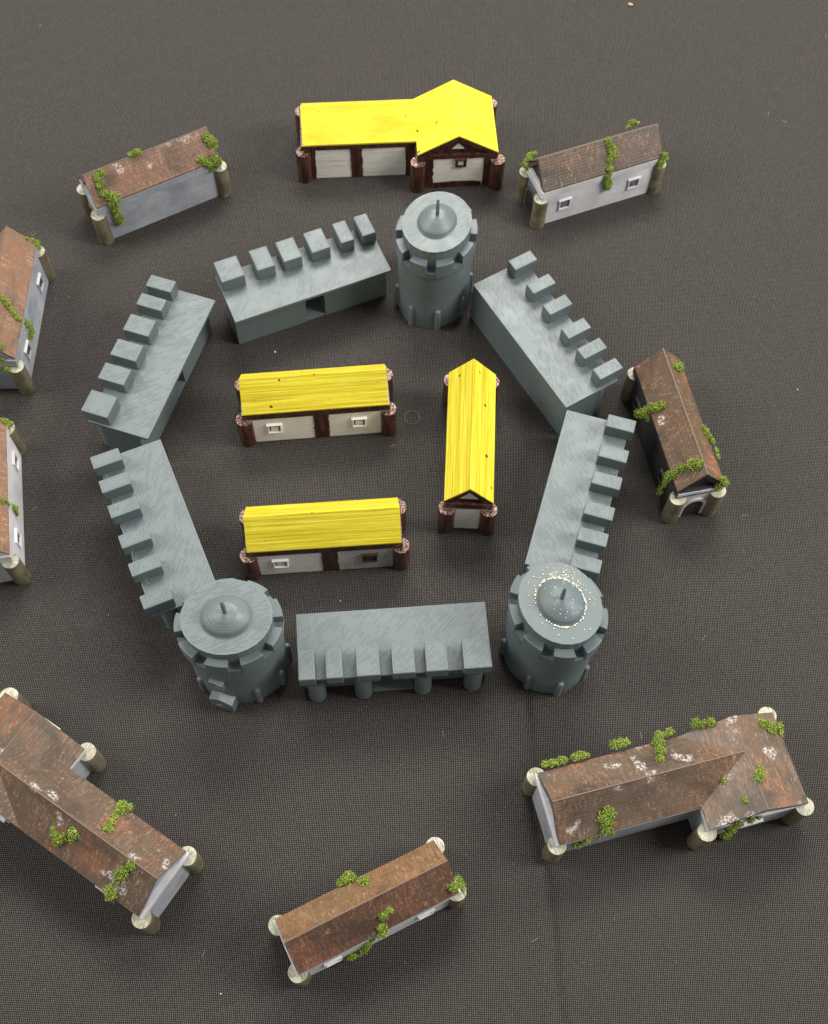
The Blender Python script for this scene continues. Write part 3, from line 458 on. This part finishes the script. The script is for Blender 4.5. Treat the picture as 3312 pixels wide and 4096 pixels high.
def small_house(key, label, c, roofm, wallm, frontm, gablem, colm, capm, wside=0, door=0, yellow_=False, group='', backroof=None):
    t = thing('toy_house', label, 'toy house', key, group)
    zb = 2.08
    obj('wall', lambda: MB().box(-HX-.05, HX+.05, -HY+.04, HY-.04, 0, zb), [wallm], t, bevel=.012)
    if frontm != wallm:
        obj('painted_front', MB().box(-HX+.06, HX-.06, -HY+.028, -HY+.04-.001, 0.005, zb-.005), frontm, t)
        obj('painted_front', MB().box(-HX+.06, HX-.06, HY-.04+.001, HY-.028, 0.005, zb-.005), frontm, t)
    bandm = 'brown' if yellow_ else gablem[0]
    obj('eave_band', MB().extr([(-HY, zb), (HY, zb), (HY, ZE-.11), (-HY, ZE-.11)], -HX-.08, HX+.08, 'x'), bandm if yellow_ else [frontm], t, bevel=.02)
    s = (ZR-ZE)/HY
    obj('gable', MB().extr([(-HY+.02, ZE-.11), (HY-.02, ZE-.11), (0, ZR-.17)], -HX+.14, HX-.14, 'x'), gablem[1], t)
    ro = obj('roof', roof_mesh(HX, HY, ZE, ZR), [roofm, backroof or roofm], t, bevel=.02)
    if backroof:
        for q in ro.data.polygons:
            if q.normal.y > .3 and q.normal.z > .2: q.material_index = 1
    if not yellow_: obj('ridge_line', MB().extr([(-.03, ZR-.02), (.03, ZR-.02), (.016, ZR+.008), (-.016, ZR+.008)], -HX+.01, HX-.01, 'x'), 'ridge', t)
    for sx in (-1, 1):
        for sy in (-1, 1):
            x0, x1 = sorted((sx*(HX-.13), sx*(HX-.005)))
            obj('raking_trim', MB().extr([(sy*(HY-.03), ZE-.14), (sy*.0, ZR-.20), (sy*.0, ZR-.40), (sy*(HY-.34), ZE-.14)][::1 if sy < 0 else -1], x0, x1, 'x'), bandm if yellow_ else gablem[2], t)
        if yellow_:
            x0, x1 = sorted((sx*(HX-.13), sx*(HX-.10)))
            obj('gable_panel', MB().extr([(-.48, ZE+.1), (.48, ZE+.1), (0, ZR-.52)], x0, x1, 'x'), 'white', t)
    if yellow_:
        for sy in (-1, 1):
            y0, y1 = sorted((sy*(HY-.045), sy*(HY-.012)))
            def post():
                r_ = random.Random(ord(key)+sy); pts = []
                N = 9
                L = [(-.17+r_.uniform(-.03, .03), .0+zb*i/N) for i in range(N+1)]; R = [(.55+r_.uniform(-.03, .03), zb*i/N) for i in range(N, -1, -1)]
                return MB().extr(L+R, y0, y1, 'y')
            obj('timber_post', post, 'brown', t)
    for sx in (-1, 1):
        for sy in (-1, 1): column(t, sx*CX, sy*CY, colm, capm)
    if wside:
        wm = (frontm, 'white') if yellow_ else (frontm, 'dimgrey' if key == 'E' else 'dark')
        for wx in (-2.0, 1.95):
            mm = wm
            if key == 'B' and wx > 0: mm = ('brown', 'brown')
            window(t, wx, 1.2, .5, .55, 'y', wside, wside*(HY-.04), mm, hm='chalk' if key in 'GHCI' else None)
    if door:
        x = door*(HX+.05); pts = [(-.62, .02), (-.62, 1.0)]+[(-.62*math.cos(a), 1.0+.68*math.sin(a)) for a in [math.pi*i/10 for i in range(1, 10)]]+[(.62, 1.0), (.62, .02)]
        pin = [(u*.74, z if z < .05 else z*.88) for u, z in pts]
        x0, x1 = sorted((x-door*.03, x+door*.07))
        outer = pts; inner = pin; ring = MB()
        n = len(outer)
        for i in range(n-1): ring.extr([outer[i], outer[i+1], inner[i+1], inner[i]], x0, x1, 'x')
        obj('door_arch', ring, ('chalk' if key == 'F' else gablem[2]) if not yellow_ else 'brown', t)
        x0, x1 = sorted((x-door*.02, x+door*.02)); obj('door', MB().extr(inner, x0, x1, 'x'), 'soot' if not yellow_ else 'white', t)
    if key == 'F': obj('frieze', MB().box(HX+.081, HX+.115, -HY+.02, HY-.02, 2.28, 2.52), 'chalk', t, bevel=.01)
    moss_clumps(key, t)
    return t
GY, GB = 'yellow-roofed houses inside the castle ring', 'mossy brown-roofed houses outside the castle ring'
Yk = dict(roofm='yellow', colm='brown', capm='bronze', yellow_=True, group=GY)
small_house('A', 'small yellow-roofed house, the upper of the two lying crosswise in the ring', None, wallm='white', frontm='white', gablem=('brown', 'brown', 'brown'), wside=-1, door=1, **Yk)
small_house('B', 'small yellow-roofed house, the lower of the two crosswise, right wall speckled black', None, wallm='white_speck', frontm='white_speck', gablem=('brown', 'brown', 'brown'), wside=-1, door=1, **Yk)
small_house('C', 'narrow yellow-roofed house standing gable-on to the viewer', None, wallm='white', frontm='white', gablem=('brown', 'brown', 'brown'), wside=1, door=-1, **Yk)
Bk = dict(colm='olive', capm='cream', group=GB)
small_house('D', 'mossy brown house at top left with windowless slate-grey front', None, 'rustD', 'slate', 'slate', ('slate', 'dimgrey', 'rustD'), wside=1, door=-1, **Bk)
small_house('E', 'mossy dark-roofed house at top right with pale grey windowed front', None, 'rustE', 'dimgrey', 'pale', ('pale', 'soot', 'rustE'), wside=-1, door=-1, **Bk)
small_house('F', 'mossy rust-roofed house right of the ring, black side and arched door', None, 'rustF', 'chalk', 'soot', ('chalk', 'soot', 'soot'), wside=-1, door=1, **Bk)
small_house('G', 'mossy terracotta-roofed house cut by the left edge, upper of the two', None, 'rustG', 'slate', 'slate', ('slate', 'dimgrey', 'slate'), wside=1, door=-1, **Bk)
small_house('H', 'mossy brown house cut by the left edge, lower of the two', None, 'rustG', 'pale', 'pale', ('pale', 'dimgrey', 'pale'), wside=1, door=-1, **Bk)
small_house('I', 'mossy russet-roofed small house at the bottom of the group', None, 'rustI', 'dimgrey', 'pale', ('pale', 'soot', 'rustI'), wside=-1, door=-1, backroof='rustI_lit', **Bk)
# ------------------------------------------------------------------ L-shaped houses
XI, XR, YB, YC, LZE, LZR = P['lxi'], P['lxr'], P['lyb'], P['lyc'], P['lze'], P['lzr']
def l_house(key, label, roofm, wallm, frontm, gable, colm, capm, yel, group):
    t = thing('toy_house', label, 'toy house', key, group)
    zb = 2.12; XM, YM = (XI+XR)/2, YB/2; ins = .04
    plan = [(ins-.12, ins), (XI+ins, ins), (XI+ins, YC+ins), (XR-ins, YC+ins), (XR-ins, YB-ins), (ins-.12, YB-ins)]
    obj('wall', MB().prism(plan, 0, zb), wallm, t, bevel=.012)
    plan2 = [(-.11, 0), (XI, 0), (XI, YC), (XR, YC), (XR, YB), (-.11, YB)]
    obj('eave_band', MB().prism(plan2, zb, LZE-.11), 'brown' if yel else frontm, t, bevel=.02)
    # gable fill
    g = MB(); g.extr([(.02, LZE-.11), (YB-.02, LZE-.11), (YM, LZR-.17)], .14, XM, 'x'); obj('gable', g, gable, t)
    g = MB(); g.extr([(XI+.02, LZE-.11), (XR-.02, LZE-.11), (XM, LZR-.17)], YC+.14, YB-.05, 'y'); obj('gable', g, gable, t)
    # the roof as one shell with valleys
    hw = (XR-XI)/2; s1 = (LZR-LZE)/YM; T = .1
    # main ridge meets the cross ridge at XM
    v = [(0, 0, LZE), (XI, 0, LZE), (XM, YM, LZR), (0, YM, LZR), (0, YB, LZE), (XI, YB, LZE), (XI, YC, LZE), (XM, YC, LZR), (XR, YC, LZE), (XR, YB, LZE), (XM, YB, LZR)]
    f = [(0, 1, 2, 3), (3, 2, 5, 4), (6, 7, 2, 1), (7, 8, 9, 10, 2), (5, 2, 10)]
    mb = MB(); n = len(v); lo = [(x, y, z-T) for x, y, z in v]
    edge = [(0, 1), (1, 6), (6, 7), (7, 8), (8, 9), (9, 10), (10, 5), (5, 4), (4, 3), (3, 0)]
    mb.add(v+lo, f+[tuple(n+i for i in q[::-1]) for q in f]+[(a, n+a, n+b_, b_) for a, b_ in edge])
    obj('roof', mb, roofm, t, bevel=.015)
    if not yel: obj('ridge_line', MB().extr([(YM-.03, LZR-.02), (YM+.03, LZR-.02), (YM+.016, LZR+.008), (YM-.016, LZR+.008)], .01, XM, 'x').extr([(XM-.03, LZR-.021), (XM+.03, LZR-.021), (XM+.015, LZR+.006), (XM-.015, LZR+.006)], YC+.01, YB-.01, 'y'), 'ridge', t)
    # raking trims at the three gables that have a pediment
    bm_ = 'brown' if yel else ('dimgrey' if key == 'J' else 'slate')
    def rake(c0, hw_, zt, zbm, a0, a1, axis):
        for sg in (-1, 1):
            pr = [(c0+sg*(hw_-.03), zbm-.14), (c0, zt-.20), (c0, zt-.40), (c0+sg*(hw_-.36), zbm-.14)]
            obj('raking_trim', MB().extr(pr if sg < 0 else pr[::-1], a0, a1, axis), bm_, t)
    rake(YM, YM, LZR, LZE, .005, .13, 'x'); rake(XM, hw, LZR, LZE, YC+.005, YC+.13, 'y')
    if yel:
        obj('gable_panel', MB().extr([(XM-.32, LZE+.22), (XM+.32, LZE+.22), (XM, LZE+.62)], YC+.10, YC+.13, 'y'), 'white', t)
        r_ = random.Random(5)
        for x0, x1 in ((.0, .62), (2.46, 3.06), (5.33, XI)):
            L = [(x0+r_.uniform(-.02, .02)+.05*(x0 == 0), zb*i/8) for i in range(9)]; R = [(x1+r_.uniform(-.03, .03), zb*i/8) for i in range(8, -1, -1)]
            obj('timber_post', MB().extr(L+R, ins-.03, ins-.002, 'y'), 'brown', t)
        for x0, x1 in ((XI+.04, 6.72), (9.35, XR-.04)):
            L = [(x0, zb*i/8) for i in range(9)]; R = [(x1+r_.uniform(-.03, .03), zb*i/8) for i in range(8, -1, -1)]
            obj('timber_post', MB().extr(L+R, YC+ins-.03, YC+ins-.002, 'y'), 'brown', t)
        obj('base_band', MB().extr([(6.75, 0), (9.3, 0), (9.3, .30), (8.9, .40), (7.9, .42), (6.75, .34)], YC+ins-.035, YC+ins-.003, 'y'), 'brown', t)
        window(t, 8.15, 1.82, .42, .42, 'y', -1, YC+ins, ('brown', 'white'), hood=.06)
    else:
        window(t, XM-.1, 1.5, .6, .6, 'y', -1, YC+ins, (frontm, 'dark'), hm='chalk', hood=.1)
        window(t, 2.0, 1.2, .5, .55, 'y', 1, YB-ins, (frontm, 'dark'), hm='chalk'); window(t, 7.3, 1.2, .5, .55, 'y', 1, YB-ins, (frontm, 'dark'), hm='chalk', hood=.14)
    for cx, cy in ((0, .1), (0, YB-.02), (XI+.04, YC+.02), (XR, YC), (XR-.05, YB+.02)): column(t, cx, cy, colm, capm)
    moss_clumps(key, t); return t
l_house('Y', 'big yellow-roofed L-shaped house behind the topmost tower', 'yellow_b', 'white', 'white', 'brown', 'brown', 'bronze', True, GY)
l_house('J', 'mossy brown L-shaped house at lower right, white scuffs on its roof', 'rustJ', 'slate', 'pale', 'soot', 'olive', 'cream', False, GB)
l_house('K', 'mossy brown L-shaped house cut by the left edge at lower left', 'rustK', 'slate', 'pale', 'slate', 'olive', 'cream', False, GB)
# ------------------------------------------------------------------ bits on the cloth
def tube(pts, r, closed=False, n=6):
    mb = MB(); P_ = [Vector(p) for p in pts]; K = len(P_); vs = []; fs = []
    for i, p in enumerate(P_):
        a = P_[(i-1) % K] if (closed or i) else p; b_ = P_[(i+1) % K] if (closed or i < K-1) else p
        t_ = (b_-a).normalized(); s = t_.cross(Vector((0, 0, 1))).normalized(); u = s.cross(t_)
        for k in range(n): q = 2*math.pi*k/n; vs.append(p+s*r*math.cos(q)+u*r*math.sin(q))
    for i in range(K if closed else K-1):
        for k in range(n): fs.append((i*n+k, i*n+(k+1) % n, ((i+1) % K)*n+(k+1) % n, ((i+1) % K)*n+k))
    return mb.add(vs, fs)
o = obj('thread_loop', tube([(.36*math.cos(a)-.62+.36, .36*math.sin(a)+29.22-.36*0, .008) for a in [i*math.pi/24 for i in range(48)]], .012, True), 'thread', smooth=180)
tag(o, 'thin clear ring of thread lying beside the upper crosswise yellow house', 'thread')
def bit(name, x, y, s, mat, label, cat, seed, n=3):
    r_ = random.Random(seed); mb = MB(); bm = bmesh.new(); bmesh.ops.create_icosphere(bm, subdivisions=1, radius=1); bm.verts.index_update()
    for i in range(n):
        ox, oy = r_.uniform(-1, 1)*s, r_.uniform(-1, 1)*s; k = s*r_.uniform(.5, 1)
        zz = [v.co.z*k*.7*r_.uniform(.8, 1.2) for v in bm.verts]; mz = min(zz)
        mb.add([(x+ox+v.co.x*k*r_.uniform(.7, 1.3), y+oy+v.co.y*k*r_.uniform(.7, 1.3), zv-mz-.006) for v, zv in zip(bm.verts, zz)], [tuple(v.index for v in f.verts) for f in bm.faces])
    bm.free(); tag(obj(name, mb, mat), label, cat)
bit('crumb', 11.58, 57.43, .11, 'crumb', 'tan crumb lying on the cloth near the top edge', 'crumb', 1, 4)
bit('crumb', -7.18, 32.63, .06, 'lint', 'glassy white crumb just below the back left arched wall', 'crumb', 2, 2)
bit('moss_crumb', 18.56, 31.56, .035, 'moss', 'green crumb of moss alone on the cloth at right', 'crumb', 3, 4)
bit('crumb', -3.12, 19.67, .05, 'lint', 'white crumb between the lowest yellow house and front wall', 'crumb', 4, 1)
bit('crumb', -6.82, 3.155, .035, 'lint', 'white speck left of the bottom house near the lower edge', 'crumb', 5, 2)
for (x, y, z, a, l) in ((-3.0, -1.3, WM-.3, 0, .5), (-1.6, -1.2, WM-.35, .3, .5), (.75, -1.3, WM-.3, -.2, .45), (2.2, -1.25, WM-.34, .2, .5)):
    pts = [(x+l*k/6*math.cos(a), y+l*k/6*math.sin(a)+.03*math.sin(k*1.3), z-.22*math.sin(math.pi*k/6)) for k in range(7)]
    obj('filament_string', tube(pts, .006, n=4), 'lint', WSW, smooth=180)
def lint():
    r_ = random.Random(11); mb = MB()
    T8 = [(0, 1, 2), (0, 2, 3), (0, 3, 1), (1, 3, 2)]
    for i in range(420):
        x, y = r_.uniform(-26, 24), r_.uniform(1, 60); s = r_.uniform(.006, .02) if r_.random() < .93 else r_.uniform(.02, .035)
        mb.add([(x+r_.uniform(-s, s), y+r_.uniform(-s, s), -.004+r_.uniform(0, s)) for _ in range(4)], T8)
    for i in range(22):
        x, y, a = r_.uniform(-26, 24), r_.uniform(1, 60), r_.uniform(0, 6.28); pts = []
        for k in range(7): pts.append((x, y, .004)); x += .05*math.cos(a); y += .05*math.sin(a); a += r_.uniform(-.5, .5)
        t_ = tube(pts, .0045, n=3); mb.add(t_.v, t_.f)
    return mb
tag(obj('lint', lint, 'lint'), 'tiny pale lint specks scattered over the black cloth', 'lint', kind='stuff')
h = [(-10.9, 17.9), (-10.4, 18.3), (-9.9, 18.55), (-9.4, 18.6)]
tag(obj('stray_hair', tube([(x, y, .004) for x, y in h], .008, n=4), 'thread', smooth=180), 'fine pale hair on the cloth left of the porch tower', 'hair')
